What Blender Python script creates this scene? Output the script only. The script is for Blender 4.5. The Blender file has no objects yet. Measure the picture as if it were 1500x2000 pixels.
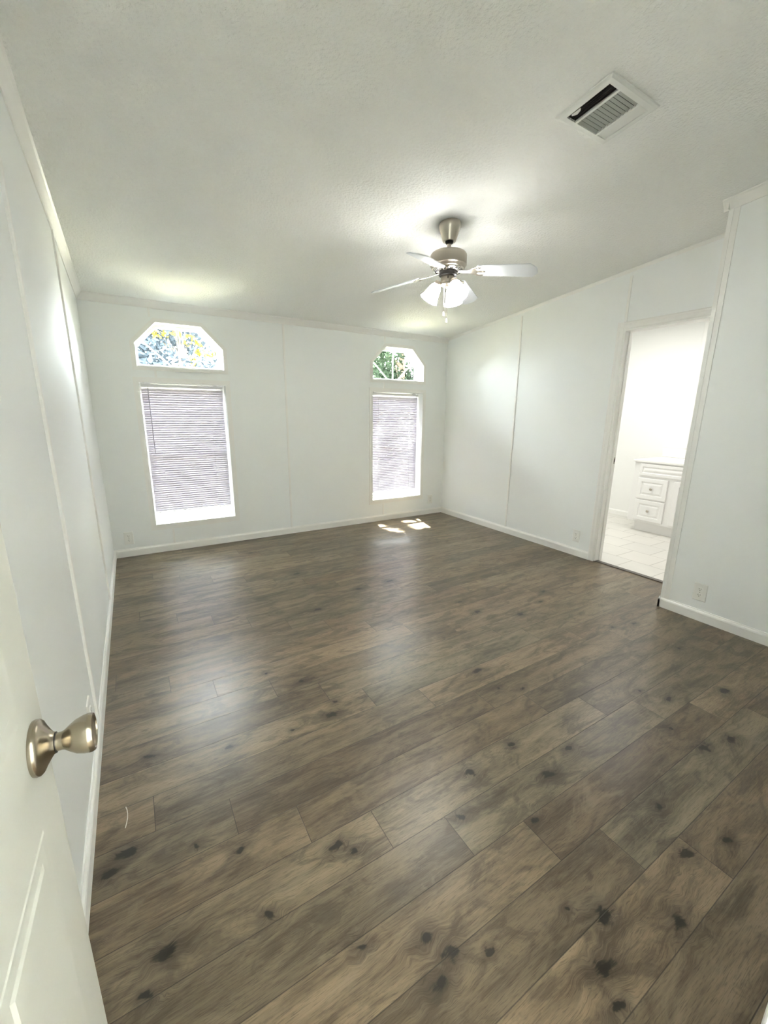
import bpy, bmesh, math, random
from mathutils import Vector, Matrix
S = bpy.context.scene
COL = S.collection
R = math.radians

# ------------------------------------------------------------------ camera
FPX = 805.43
cam_d = bpy.data.cameras.new('camera'); cam = bpy.data.objects.new('camera', cam_d); COL.objects.link(cam)
cam_d.sensor_fit = 'HORIZONTAL'; cam_d.sensor_width = 36.0; cam_d.lens = FPX * 36.0 / 1500.0
cam_d.clip_start = 0.01; cam_d.clip_end = 200
CR = Matrix(((0.856246, 0.112514, -0.504167), (-0.516486, 0.203916, -0.831661), (0.009234, 0.972501, 0.232714)))
cam.matrix_world = Matrix.Translation((0.25765, 0, 1.345)) @ CR.to_4x4()
S.camera = cam
# ------------------------------------------------------------------ view
S.view_settings.view_transform = 'Standard'; S.view_settings.look = 'None'
S.view_settings.exposure = 3.12; S.view_settings.gamma = 1.0; S.view_settings.use_curve_mapping = False
# ------------------------------------------------------------------ world, sun, portals
SKY = 15.5; SUN = 115.0; LAMP = 4.6; BATH_FILL = 3.9; HALL_FILL = 1.1
wd = bpy.data.worlds.new('sky'); S.world = wd; wd.use_nodes = True
nt = wd.node_tree; nt.nodes.clear()
sky = nt.nodes.new('ShaderNodeTexSky'); sky.sky_type = 'HOSEK_WILKIE'; sky.turbidity = 3.0
sky.sun_direction = Vector((0.25, 1.0, 2.05)).normalized(); sky.ground_albedo = 0.4
mixs = nt.nodes.new('ShaderNodeMixRGB'); mixs.inputs[0].default_value = 0.6; mixs.inputs[2].default_value = (0.98, 1.0, 0.99, 1)
bg = nt.nodes.new('ShaderNodeBackground'); bg.inputs[1].default_value = SKY
wo = nt.nodes.new('ShaderNodeOutputWorld')
nt.links.new(sky.outputs[0], mixs.inputs[1]); nt.links.new(mixs.outputs[0], bg.inputs[0]); nt.links.new(bg.outputs[0], wo.inputs[0])
def light(name, kind, loc, power, **kw):
    d = bpy.data.lights.new(name, kind); d.energy = power
    for k, v in kw.items(): setattr(d, k, v)
    o = bpy.data.objects.new(name, d); COL.objects.link(o); o.location = loc; return o
sun_dir = Vector((-0.25, -1.0, -2.05)).normalized()
sun = light('sun', 'SUN', (3, 8, 9), SUN, angle=R(0.53), color=(1.0, 0.97, 0.92))
sun.rotation_euler = sun_dir.to_track_quat('-Z', 'Y').to_euler()
D, W, W2, HF, SL = 4.4264, 3.8772, 3.411, 2.2757, 0.09618
XL, XR, WL = 0.3695, 2.768, 0.7346
Z0, Z1, Z2, Z3, Z4, CW = 0.2686, 1.5952, 1.7367, 1.9241, 2.1107, 0.1815
YW = 4.60     # outside face of the far wall
def portal(x, z, w, h):
    o = light('daylight_portal', 'AREA', (x, YW + 0.02, z), 1.0, shape='RECTANGLE', size=w, size_y=h)
    o.rotation_euler = (R(-90), 0, 0); o.data.cycles.is_portal = True
for x in (XL, XR):
    portal(x + WL / 2, (Z0 + Z1) / 2, WL, Z1 - Z0); portal(x + WL / 2, (Z2 + Z4) / 2, WL, Z4 - Z2)
bl = light('bathroom_fill_light', 'AREA', (4.7, 2.6, 2.38), BATH_FILL, shape='RECTANGLE', size=1.0, size_y=1.6, color=(1, 0.98, 0.96))  # added fill to brighten the bathroom, stands in for window light
hl = light('hall_fill_light', 'AREA', (0.7, -1.0, 2.6), HALL_FILL, shape='DISK', size=0.35, color=(1, 0.98, 0.94))  # added fill from behind the camera, no known hall lamp
S.cycles.use_denoising = True; S.cycles.use_adaptive_sampling = True; S.cycles.adaptive_threshold = 0.03
S.cycles.max_bounces = 9; S.cycles.diffuse_bounces = 6; S.cycles.glossy_bounces = 4
S.cycles.transmission_bounces = 6; S.cycles.transparent_max_bounces = 16
S.cycles.sample_clamp_indirect = 8.0; S.cycles.caustics_reflective = False; S.cycles.caustics_refractive = False

def ceil_z(y): return HF + SL * (D - y)

# ------------------------------------------------------------------ materials
def nodes(m):
    m.use_nodes = True; t = m.node_tree; return t, t.nodes, t.links
def mat(name, color, rough=0.5, metal=0.0, spec=0.5, bump=None, vary=0.0, emit=None, aniso=0.0):
    m = bpy.data.materials.new(name); t, n, l = nodes(m)
    b = n['Principled BSDF']
    b.inputs['Base Color'].default_value = (*color, 1); b.inputs['Roughness'].default_value = rough
    b.inputs['Metallic'].default_value = metal; b.inputs['Specular IOR Level'].default_value = spec
    if aniso: b.inputs['Anisotropic'].default_value = aniso
    tc = n.new('ShaderNodeTexCoord')
    if vary:
        z = n.new('ShaderNodeTexNoise'); z.inputs['Scale'].default_value = 6; z.inputs['Detail'].default_value = 4
        l.new(tc.outputs['Object'], z.inputs['Vector'])
        mx = n.new('ShaderNodeMixRGB'); mx.inputs[1].default_value = (*[c * (1 - vary) for c in color], 1)
        mx.inputs[2].default_value = (*[min(1, c * (1 + vary)) for c in color], 1)
        l.new(z.outputs['Fac'], mx.inputs[0]); l.new(mx.outputs[0], b.inputs['Base Color'])
    if bump:
        sc, st, dist = bump
        z = n.new('ShaderNodeTexNoise'); z.inputs['Scale'].default_value = sc; z.inputs['Detail'].default_value = 3
        l.new(tc.outputs['Object'], z.inputs['Vector'])
        bp = n.new('ShaderNodeBump'); bp.inputs['Strength'].default_value = st; bp.inputs['Distance'].default_value = dist
        l.new(z.outputs['Fac'], bp.inputs['Height']); l.new(bp.outputs[0], b.inputs['Normal'])
    if emit:
        b.inputs['Emission Color'].default_value = (*emit[0], 1); b.inputs['Emission Strength'].default_value = emit[1]
    return m
M = {}
M['wall'] = mat('wall_paint', (0.88, 0.90, 0.885), 0.55, bump=(260, 0.10, 0.002), spec=0.35)
M['ceiling'] = mat('textured_ceiling_paint', (0.895, 0.90, 0.865), 0.85, bump=(70, 0.75, 0.012), spec=0.2)
M['trim'] = mat('trim_paint', (0.875, 0.87, 0.835), 0.40, vary=0.01)
M['bathwall'] = mat('bathroom_paint', (0.86, 0.86, 0.83), 0.5, vary=0.01)
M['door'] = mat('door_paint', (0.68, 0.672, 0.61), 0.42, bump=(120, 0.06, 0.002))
M['plate'] = mat('white_plastic', (0.84, 0.84, 0.80), 0.35, vary=0.01)
M['slot'] = mat('dark_slot', (0.02, 0.02, 0.02), 0.6, vary=0.05)
M['nickel'] = mat('brushed_nickel', (0.46, 0.42, 0.36), 0.30, 1.0, bump=(300, 0.05, 0.001))
M['chrome'] = mat('polished_nickel', (0.70, 0.66, 0.60), 0.16, 1.0, vary=0.02)
M['knob'] = mat('satin_nickel_knob', (0.42, 0.365, 0.285), 0.24, 1.0, vary=0.04)
M['blade'] = mat('white_blade', (0.70, 0.73, 0.75), 0.38, vary=0.01)
M['black'] = mat('black_metal', (0.012, 0.011, 0.01), 0.5, vary=0.05)
M['vinyl'] = mat('white_vinyl', (0.82, 0.82, 0.82), 0.4, vary=0.01)
M['vent'] = mat('vent_enamel', (0.80, 0.81, 0.77), 0.45, vary=0.01)
M['ventlouver'] = mat('grey_louver', (0.50, 0.51, 0.47), 0.55, vary=0.04)  # middle louvers, greyer than the vent frame
M['ventdark'] = mat('dark_brown_louver', (0.10, 0.085, 0.07), 0.6, vary=0.15)  # dark brown louvers of one bay
M['duct'] = mat('duct_inside', (0.03, 0.028, 0.025), 0.8, vary=0.1)
M['cabinet'] = mat('white_thermofoil', (0.84, 0.83, 0.81), 0.38, vary=0.01)
M['counter'] = mat('cultured_marble', (0.88, 0.87, 0.84), 0.15, vary=0.015)
M['grout'] = mat('strip_metal', (0.12, 0.105, 0.09), 0.5, vary=0.1)
M['thread'] = mat('pale_thread', (0.62, 0.58, 0.50), 0.8, vary=0.05)
M['wand'] = mat('clear_plastic', (0.45, 0.45, 0.5), 0.25, vary=0.02)
M['grass'] = mat('lawn', (0.095, 0.093, 0.066), 0.9, vary=0.2)
M['bark'] = mat('bark', (0.14, 0.10, 0.07), 0.9, bump=(30, 0.6, 0.02), vary=0.25)
M['shade'] = mat('lit_frosted_glass', (0.9, 0.9, 0.88), 0.3, emit=((1.0, 0.985, 0.95), LAMP), vary=0.005)
M['bulb'] = mat('lit_bulb', (0.9, 0.9, 0.88), 0.3, emit=((1.0, 0.985, 0.95), LAMP * 5), vary=0.005)
M['crystal'] = mat('pull_knob_white', (0.85, 0.82, 0.74), 0.2, vary=0.01)

def glass_mat():
    m = bpy.data.materials.new('window_glass'); t, n, l = nodes(m); n.clear()
    o = n.new('ShaderNodeOutputMaterial'); tr = n.new('ShaderNodeBsdfTransparent'); g = n.new('ShaderNodeBsdfGlossy')
    g.inputs['Roughness'].default_value = 0.02; tr.inputs[0].default_value = (0.96, 0.98, 0.97, 1)
    f = n.new('ShaderNodeFresnel'); f.inputs[0].default_value = 1.45
    k = n.new('ShaderNodeMath'); k.operation = 'MULTIPLY'; k.inputs[1].default_value = 0.8
    mx = n.new('ShaderNodeMixShader'); l.new(f.outputs[0], k.inputs[0]); l.new(k.outputs[0], mx.inputs[0])
    l.new(tr.outputs[0], mx.inputs[1]); l.new(g.outputs[0], mx.inputs[2]); l.new(mx.outputs[0], o.inputs[0]); return m
M['glass'] = glass_mat()
def translucent_mat(name, c, k, tc=None):
    m = bpy.data.materials.new(name); t, n, l = nodes(m); n.clear()
    o = n.new('ShaderNodeOutputMaterial'); d = n.new('ShaderNodeBsdfDiffuse'); tl = n.new('ShaderNodeBsdfTranslucent')
    no = n.new('ShaderNodeTexNoise'); no.inputs['Scale'].default_value = 7
    cr = n.new('ShaderNodeMixRGB'); cr.inputs[1].default_value = (*[v * 0.85 for v in c], 1); cr.inputs[2].default_value = (*[min(1, v * 1.1) for v in c], 1)
    l.new(no.outputs['Fac'], cr.inputs[0]); l.new(cr.outputs[0], d.inputs[0])
    if tc: tl.inputs[0].default_value = (*tc, 1)
    else: l.new(cr.outputs[0], tl.inputs[0])
    mx = n.new('ShaderNodeMixShader'); mx.inputs[0].default_value = k
    l.new(d.outputs[0], mx.inputs[1]); l.new(tl.outputs[0], mx.inputs[2]); l.new(mx.outputs[0], o.inputs[0]); return m
M['slat'] = translucent_mat('blind_slat', (0.68, 0.65, 0.72), 0.0047, (0.86, 0.78, 0.94))
M['leaf'] = translucent_mat('green_leaf', (0.020, 0.030, 0.019), 0.4)
M['leafblue'] = translucent_mat('blue_green_leaf', (0.034, 0.043, 0.052), 0.35)
M['leafyellow'] = translucent_mat('yellow_leaf', (0.050, 0.041, 0.008), 0.45)

KNOTS = [(0.056,1.228,2),(0.102,1.271,2.6),(0.295,1.186,1),(0.403,1.098,1.5),(0.435,0.876,1.9),(0.673,0.956,2.2),(0.186,0.934,2.4),(0.144,0.873,1.2),(0.622,0.687,1.4),(1.233,0.943,2.3),(1.49,0.786,2.3),(1.078,0.826,1.8),(1.293,0.692,1.5),(1.707,0.501,1.7),(1.615,0.373,2.4),(1.777,0.323,1.4),(1.152,0.464,0.9),(1.226,0.405,2.6),(0.817,0.559,2.1),(0.746,0.532,2.0),(0.896,0.511,1.0),(1.39,0.294,2.4),(1.122,0.341,2.5),(1.087,0.282,1.3),(2.16,0.541,2.4),(2.313,0.499,2.2),(2.361,0.773,1.6),(2.15,0.664,1.7),(2.301,0.875,1.4),(2.671,0.657,2.4),(2.914,0.975,1.6),(0.906,1.506,2.2),(0.717,1.507,1.0),(0.454,1.547,1.4),(0.176,1.66,1.6),(0.952,1.579,1.6),(0.87,1.808,1.8),(0.729,1.965,1.3),(2.421,1.744,2.2),(2.881,1.918,2.0),(1.708,1.418,2.5),(1.703,1.248,1.4),(1.804,1.189,1.5),(2.806,1.318,1.5),(2.986,1.268,1.5),(2.186,1.924,2.2),(1.477,0.96,1.8),(1.664,0.828,1.8),(0.772,0.62,2.0),(1.344,3.226,3),(1.944,2.69,2.4),(1.134,3.959,2.2),(1.653,2.68,2.6),(1.242,2.515,2.2),(2.201,2.102,1.8),(2.712,1.807,1.8),(0.712,0.918,1.2)]
def floor_mat():
    m = bpy.data.materials.new('grey_brown_plank_laminate'); t, n, l = nodes(m); b = n['Principled BSDF']
    def math_(op, a, c=None, clamp=False):
        x = n.new('ShaderNodeMath'); x.operation = op; x.use_clamp = clamp
        for i, v in enumerate((a, c)):
            if v is None: continue
            if isinstance(v, (int, float)): x.inputs[i].default_value = v
            else: l.new(v, x.inputs[i])
        return x.outputs[0]
    def comb(x, y, z=0.0):
        c = n.new('ShaderNodeCombineXYZ')
        for i, v in enumerate((x, y, z)):
            if isinstance(v, (int, float)): c.inputs[i].default_value = v
            else: l.new(v, c.inputs[i])
        return c.outputs[0]
    def noise(vec, scale, detail=4, rough=0.55, dist=0.0):
        z = n.new('ShaderNodeTexNoise'); z.inputs['Scale'].default_value = scale; z.inputs['Detail'].default_value = detail
        z.inputs['Roughness'].default_value = rough; z.inputs['Distortion'].default_value = dist
        l.new(vec, z.inputs['Vector']); return z.outputs['Fac']
    def ramp(v, lo, hi, a=0.0, c=1.0):
        r = n.new('ShaderNodeMapRange'); r.interpolation_type = 'SMOOTHSTEP'
        r.inputs['From Min'].default_value = lo; r.inputs['From Max'].default_value = hi
        r.inputs['To Min'].default_value = a; r.inputs['To Max'].default_value = c
        l.new(v, r.inputs['Value']); return r.outputs[0]
    def mix(f, a, c, mode='MIX'):
        x = n.new('ShaderNodeMixRGB'); x.blend_type = mode
        for i, v in enumerate((f, a, c)):
            if isinstance(v, (int, float)): x.inputs[i].default_value = v
            elif isinstance(v, tuple): x.inputs[i].default_value = (*v, 1)
            else: l.new(v, x.inputs[i])
        return x.outputs[0]
    geo = n.new('ShaderNodeNewGeometry'); sp = n.new('ShaderNodeSeparateXYZ'); l.new(geo.outputs['Position'], sp.inputs[0])
    x, y = sp.outputs[0], sp.outputs[1]
    PW, PL = 0.1487, 1.167
    v = math_('DIVIDE', math_('SUBTRACT', 2.195, y), PW)
    k = math_('FLOOR', v); fy = math_('FRACT', v)
    wn0 = n.new('ShaderNodeTexWhiteNoise'); wn0.noise_dimensions = '1D'; l.new(k, wn0.inputs['W'])
    jit = math_('MULTIPLY', math_('SUBTRACT', wn0.outputs[0], 0.5), 0.05)
    u = math_('DIVIDE', math_('SUBTRACT', math_('SUBTRACT', x, math_('ADD', math_('MULTIPLY', k, 0.213), 0.28)), jit), PL)
    c = math_('FLOOR', u); fx = math_('FRACT', u)
    ey = math_('MULTIPLY', math_('MINIMUM', fy, math_('SUBTRACT', 1.0, fy)), PW)
    ex = math_('MULTIPLY', math_('MINIMUM', fx, math_('SUBTRACT', 1.0, fx)), PL)
    seam = math_('SUBTRACT', 1.0, ramp(math_('MINIMUM', ex, ey), 0.0006, 0.0018), clamp=True)
    wn = n.new('ShaderNodeTexWhiteNoise'); wn.noise_dimensions = '2D'; l.new(comb(k, c), wn.inputs['Vector'])
    rnd = wn.outputs['Value']; rc = n.new('ShaderNodeSeparateColor'); l.new(wn.outputs['Color'], rc.inputs[0])
    sh = math_('MULTIPLY', rnd, 37.0); sh2 = math_('MULTIPLY', rc.outputs[1], 19.0)
    # knots: distance to the nearest, in units of its radius, with a wavering outline
    wob = n.new('ShaderNodeTexNoise'); wob.inputs['Scale'].default_value = 22; wob.inputs['Detail'].default_value = 3
    l.new(geo.outputs['Position'], wob.inputs['Vector'])
    wsub = n.new('ShaderNodeVectorMath'); wsub.operation = 'SUBTRACT'; l.new(wob.outputs['Color'], wsub.inputs[0]); wsub.inputs[1].default_value = (0.5, 0.5, 0.5)
    wsc = n.new('ShaderNodeVectorMath'); wsc.operation = 'MULTIPLY'; l.new(wsub.outputs[0], wsc.inputs[0]); wsc.inputs[1].default_value = (0.045, 0.035, 0)
    kp0 = n.new('ShaderNodeVectorMath'); kp0.operation = 'MULTIPLY'; l.new(geo.outputs['Position'], kp0.inputs[0]); kp0.inputs[1].default_value = (0.62, 1, 0)
    kp = n.new('ShaderNodeVectorMath'); kp.operation = 'ADD'; l.new(kp0.outputs[0], kp.inputs[0]); l.new(wsc.outputs[0], kp.inputs[1])
    best = None
    for kx, ky, kr in KNOTS:
        dn = n.new('ShaderNodeVectorMath'); dn.operation = 'DISTANCE'; l.new(kp.outputs[0], dn.inputs[0]); dn.inputs[1].default_value = (kx * 0.62, ky, 0)
        q = math_('DIVIDE', dn.outputs['Value'], kr * 0.0085)
        best = q if best is None else math_('MINIMUM', best, q)
    # grain: streaks along x, swirling a little round the knots
    halo = ramp(best, 1.0, 4.5, 1.0, 0.0)
    warp = math_('MULTIPLY', halo, 0.12)
    gy = math_('ADD', y, math_('MULTIPLY', warp, math_('SUBTRACT', noise(geo.outputs['Position'], 9, 2), 0.5)))
    g1 = noise(comb(math_('ADD', math_('MULTIPLY', x, 1.3), sh), math_('MULTIPLY', gy, 9.0), sh2), 1.6, 5, 0.6, 0.6)
    g2 = noise(comb(math_('ADD', math_('MULTIPLY', x, 3.0), sh), math_('MULTIPLY', gy, 70.0), sh2), 2.2, 6, 0.65, 0.3)
    g3 = noise(comb(math_('ADD', math_('MULTIPLY', x, 14.0), sh), math_('MULTIPLY', gy, 260.0), sh2), 2.0, 3, 0.6)
    base = mix(ramp(g1, 0.30, 0.70), (0.112, 0.091, 0.066), (0.285, 0.243, 0.188))
    base = mix(ramp(g2, 0.35, 0.75, 0.0, 0.55), base, (0.320, 0.280, 0.225))
    base = mix(ramp(g3, 0.34, 0.50, 0.50, 0.0), base, (0.05, 0.038, 0.027))
    streak = math_('MULTIPLY', ramp(g1, 0.22, 0.36, 1.0, 0.0), 0.45)
    base = mix(streak, base, (0.045, 0.034, 0.024))
    hue = mix(rc.outputs[2], (0.97, 1.0, 0.97), (1.07, 0.98, 0.90))
    base = mix(1.0, base, hue, 'MULTIPLY')
    tone = math_('ADD', math_('MULTIPLY', rnd, 0.46), 0.80)
    base = mix(1.0, base, comb(tone, tone, tone), 'MULTIPLY')
    cloud = noise(comb(math_('ADD', math_('MULTIPLY', x, 5.0), sh), math_('MULTIPLY', y, 13.0), sh2), 1.0, 5, 0.65, 1.2)
    base = mix(math_('MULTIPLY', ramp(cloud, 0.36, 0.52, 1.0, 0.0), 0.48), base, (0.052, 0.042, 0.030))
    base = mix(math_('MULTIPLY', ramp(cloud, 0.54, 0.70), 0.42), base, (0.335, 0.290, 0.225))
    rag = math_('MULTIPLY', math_('ADD', g2, cloud), 0.9)
    bk = math_('ADD', best, math_('MULTIPLY', math_('SUBTRACT', rag, 0.9), 1.3))
    base = mix(math_('MULTIPLY', ramp(bk, 0.6, 3.2, 1.0, 0.0), 0.50), base, (0.040, 0.031, 0.022))
    base = mix(math_('MULTIPLY', ramp(bk, 0.45, 0.95, 1.0, 0.0), 0.92), base, (0.016, 0.0125, 0.009))
    base = mix(math_('MULTIPLY', seam, 0.75), base, (0.03, 0.025, 0.02))
    base = mix(1.0, base, (0.745, 0.69, 0.60), 'MULTIPLY')
    l.new(base, b.inputs['Base Color'])
    l.new(ramp(g2, 0.2, 0.8, 0.29, 0.38), b.inputs['Roughness']); b.inputs['Specular IOR Level'].default_value = 0.52
    h = math_('SUBTRACT', math_('MULTIPLY', g3, 0.12), seam)
    bp = n.new('ShaderNodeBump'); bp.inputs['Strength'].default_value = 0.35; bp.inputs['Distance'].default_value = 0.0015
    l.new(h, bp.inputs['Height']); l.new(bp.outputs[0], b.inputs['Normal'])
    return m
M['floor'] = floor_mat()
def tile_mat():
    m = bpy.data.materials.new('cream_floor_tile'); t, n, l = nodes(m); b = n['Principled BSDF']
    geo = n.new('ShaderNodeNewGeometry'); mp = n.new('ShaderNodeMapping'); mp.inputs['Rotation'].default_value = (0, 0, R(90)); mp.inputs['Location'].default_value = (1.95 - 0.0, 4.52 + 0.02, 0)
    sp = n.new('ShaderNodeSeparateXYZ'); cb = n.new('ShaderNodeCombineXYZ'); l.new(geo.outputs['Position'], sp.inputs[0])
    a1 = n.new('ShaderNodeMath'); a1.operation = 'SUBTRACT'; a1.inputs[1].default_value = 1.95 - 0.31 * 10; l.new(sp.outputs[1], a1.inputs[0])
    a2 = n.new('ShaderNodeMath'); a2.operation = 'SUBTRACT'; a2.inputs[1].default_value = 4.205 - 0.314 * 10; l.new(sp.outputs[0], a2.inputs[0])
    l.new(a1.outputs[0], cb.inputs[0]); l.new(a2.outputs[0], cb.inputs[1])
    br = n.new('ShaderNodeTexBrick'); br.offset = 0.5; br.squash = 1
    br.inputs['Scale'].default_value = 1.0; br.inputs['Brick Width'].default_value = 0.31; br.inputs['Row Height'].default_value = 0.314
    br.inputs['Mortar Size'].default_value = 0.0035; br.inputs['Color1'].default_value = (0.80, 0.78, 0.72, 1); br.inputs['Color2'].default_value = (0.76, 0.745, 0.69, 1)
    br.inputs['Mortar'].default_value = (0.50, 0.48, 0.43, 1); l.new(cb.outputs[0], br.inputs['Vector'])
    no = n.new('ShaderNodeTexNoise'); no.inputs['Scale'].default_value = 9; no.inputs['Detail'].default_value = 5
    mx = n.new('ShaderNodeMixRGB'); mx.blend_type = 'MULTIPLY'; mx.inputs[0].default_value = 0.18
    l.new(br.outputs[0], mx.inputs[1]); l.new(no.outputs['Fac'], mx.inputs[2]); l.new(mx.outputs[0], b.inputs['Base Color'])
    b.inputs['Roughness'].default_value = 0.35; return m
M['tile'] = tile_mat()

# ------------------------------------------------------------------ mesh helpers
def box(bm, x0, x1, y0, y1, z0, z1):
    v = [bm.verts.new((x, y, z)) for x in (x0, x1) for y in (y0, y1) for z in (z0, z1)]
    for f in ((0, 1, 3, 2), (4, 6, 7, 5), (0, 4, 5, 1), (2, 3, 7, 6), (0, 2, 6, 4), (1, 5, 7, 3)): bm.faces.new([v[i] for i in f])
    return v
def slopebox(bm, x0, x1, y0, y1, z0, extra=0.06):      # box whose top follows the sloping ceiling
    v = box(bm, x0, x1, y0, y1, z0, 50.0)
    for q in v:
        if q.co.z > 49: q.co.z = ceil_z(q.co.y) + extra
def prism(bm, poly, fn, a, b):                          # polygon (p, q) extruded between parameters a and b through fn(p, q, t)
    va = [bm.verts.new(fn(p, q, a)) for p, q in poly]; vb = [bm.verts.new(fn(p, q, b)) for p, q in poly]; k = len(poly)
    bm.faces.new(va); bm.faces.new(vb[::-1])
    for i in range(k): bm.faces.new((va[i], vb[i], vb[(i + 1) % k], va[(i + 1) % k]))
def lathe(bm, prof, seg=32, mtx=None, cap=True):        # profile (radius, height) turned about z
    mtx = mtx or Matrix(); rings = []
    for r, z in prof:
        rings.append([bm.verts.new(mtx @ Vector((max(r, 1e-4) * math.cos(2 * math.pi * i / seg), max(r, 1e-4) * math.sin(2 * math.pi * i / seg), z))) for i in range(seg)])
    for a, b in zip(rings, rings[1:]):
        for i in range(seg): bm.faces.new((a[i], a[(i + 1) % seg], b[(i + 1) % seg], b[i]))
    if cap: bm.faces.new(rings[0][::-1]); bm.faces.new(rings[-1])
def tube(bm, pts, r, seg=10):
    pts = [Vector(p) for p in pts]; rings = []
    for i, p in enumerate(pts):
        d = (pts[min(i + 1, len(pts) - 1)] - pts[max(i - 1, 0)]).normalized()
        s = d.cross(Vector((0, 0, 1)) if abs(d.z) < 0.9 else Vector((1, 0, 0))).normalized(); q = s.cross(d)
        rr = r[i] if isinstance(r, (list, tuple)) else r
        rings.append([bm.verts.new(p + s * rr * math.cos(2 * math.pi * k / seg) + q * rr * math.sin(2 * math.pi * k / seg)) for k in range(seg)])
    for a, b in zip(rings, rings[1:]):
        for k in range(seg): bm.faces.new((a[k], a[(k + 1) % seg], b[(k + 1) % seg], b[k]))
    bm.faces.new(rings[0][::-1]); bm.faces.new(rings[-1])
def obj(name, bm, m, parent=None, smooth=False, bevel=0.0, segs=2):
    bmesh.ops.recalc_face_normals(bm, faces=bm.faces[:])
    me = bpy.data.meshes.new(name); bm.to_mesh(me); bm.free()
    me.materials.append(M[m] if isinstance(m, str) else m)
    if smooth:
        for p in me.polygons: p.use_smooth = True
        me.set_sharp_from_angle(angle=R(38))
    o = bpy.data.objects.new(name, me); COL.objects.link(o)
    if parent: o.parent = parent
    if bevel:
        md = o.modifiers.new('bevel', 'BEVEL'); md.width = bevel; md.segments = segs; md.limit_method = 'ANGLE'
    return o
def NB(): return bmesh.new()
def tag(o, label=None, cat=None, group=None, kind=None):
    for k, v in (('label', label), ('category', cat), ('group', group), ('kind', kind)):
        if v: o[k] = v
    return o
def empty(name, loc=(0, 0, 0), rotz=0.0):
    o = bpy.data.objects.new(name, None); COL.objects.link(o); o.location = loc; o.rotation_euler = (0, 0, rotz); o.empty_display_size = 0.1
    return o
def dup(o, parent=None):
    c = o.copy(); COL.objects.link(c)
    if parent: c.parent = parent
    for ch in list(o.children): dup(ch, c)
    return c
def struct(name, bm, m, label, cat, **kw):
    return tag(obj(name, bm, m, **kw), label, cat, kind='structure')

# ------------------------------------------------------------------ room shell
b = NB(); box(b, -0.7, 3.90, -1.9, D + 0.02, -0.12, 0.0); struct('floor', b, 'floor', 'grey brown knotty plank laminate floor', 'floor')
b = NB(); box(b, 3.90, 6.05, 0.2, D + 0.02, -0.12, 0.004); struct('floor_bathroom', b, 'tile', 'cream square tile floor seen through the bathroom doorway', 'floor')
b = NB(); prism(b, [(-1.95, 0), (YW, 0), (YW, 0.18), (-1.95, 0.18)], lambda p, q, t: (t, p, ceil_z(p) + q), -0.75, 6.1)
struct('ceiling', b, 'ceiling', 'off white textured ceiling rising towards the camera', 'ceiling')
b = NB(); slopebox(b, -0.12, 0.0, 0.0, YW, -0.12); struct('wall_left', b, 'wall', 'long white panelled wall on the left', 'wall')
# far wall with two lower rectangular and two upper clipped openings, and the bathroom window
b = NB(); top = HF + 0.05
xs = [(-0.12, XL), (XL + WL, XR), (XR + WL, 6.05)]
for x0, x1 in xs: box(b, x0, x1, D, YW, -0.12, top)
for x0 in (XL, XR):
    x1 = x0 + WL
    box(b, x0, x1, D, YW, -0.12, Z0); box(b, x0, x1, D, YW, Z1, Z2); box(b, x0, x1, D, YW, Z4, top)
    prism(b, [(x0, Z3), (x0 + CW, Z4), (x0, Z4)], lambda p, q, t: (p, t, q), D, YW)
    prism(b, [(x1, Z3), (x1, Z4), (x1 - CW, Z4)], lambda p, q, t: (p, t, q), D, YW)
struct('wall_far', b, 'wall', 'white wall at the far end holding both tall windows', 'wall')
DY0, DY1, DZ = 1.372, 2.134, 2.045
b = NB(); slopebox(b, W, 3.98, DY1, D, -0.12); slopebox(b, W, 3.98, -0.08, DY0, -0.12); slopebox(b, W, 3.98, DY0, DY1, DZ)
struct('wall_right', b, 'wall', 'white wall on the right with the bathroom doorway', 'wall')
Y2 = 1.3201
b = NB(); slopebox(b, W2, W, 0.035, Y2, -0.12); struct('wall_closet', b, 'wall', 'nearest white wall stepping into the room at right edge', 'wall')
b = NB(); slopebox(b, -0.12, 0.070, -0.08, 0.035, -0.12); slopebox(b, 0.835, W, -0.08, 0.035, -0.12); slopebox(b, 0.070, 0.835, -0.08, 0.035, 2.06)
struct('wall_front', b, 'wall', 'white wall behind the camera with the entry doorway', 'wall')
b = NB(); slopebox(b, 5.94, 6.05, 0.2, D, -0.12); struct('wall_bathroom_back', b, 'bathwall', 'bright white back wall of the bathroom above the vanity', 'wall')
b = NB(); slopebox(b, 3.98, 5.94, 0.2, 0.3, -0.12); struct('wall_bathroom_side', b, 'bathwall', 'white side wall of the bathroom out of view', 'wall')
b = NB(); slopebox(b, -0.7, -0.6, -1.9, -0.08, -0.12); slopebox(b, 1.7, 1.8, -1.9, -0.08, -0.12); slopebox(b, -0.6, 1.7, -1.9, -1.8, -0.12)
struct('wall_hall', b, 'wall', 'white hall walls behind the camera', 'wall')

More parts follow.
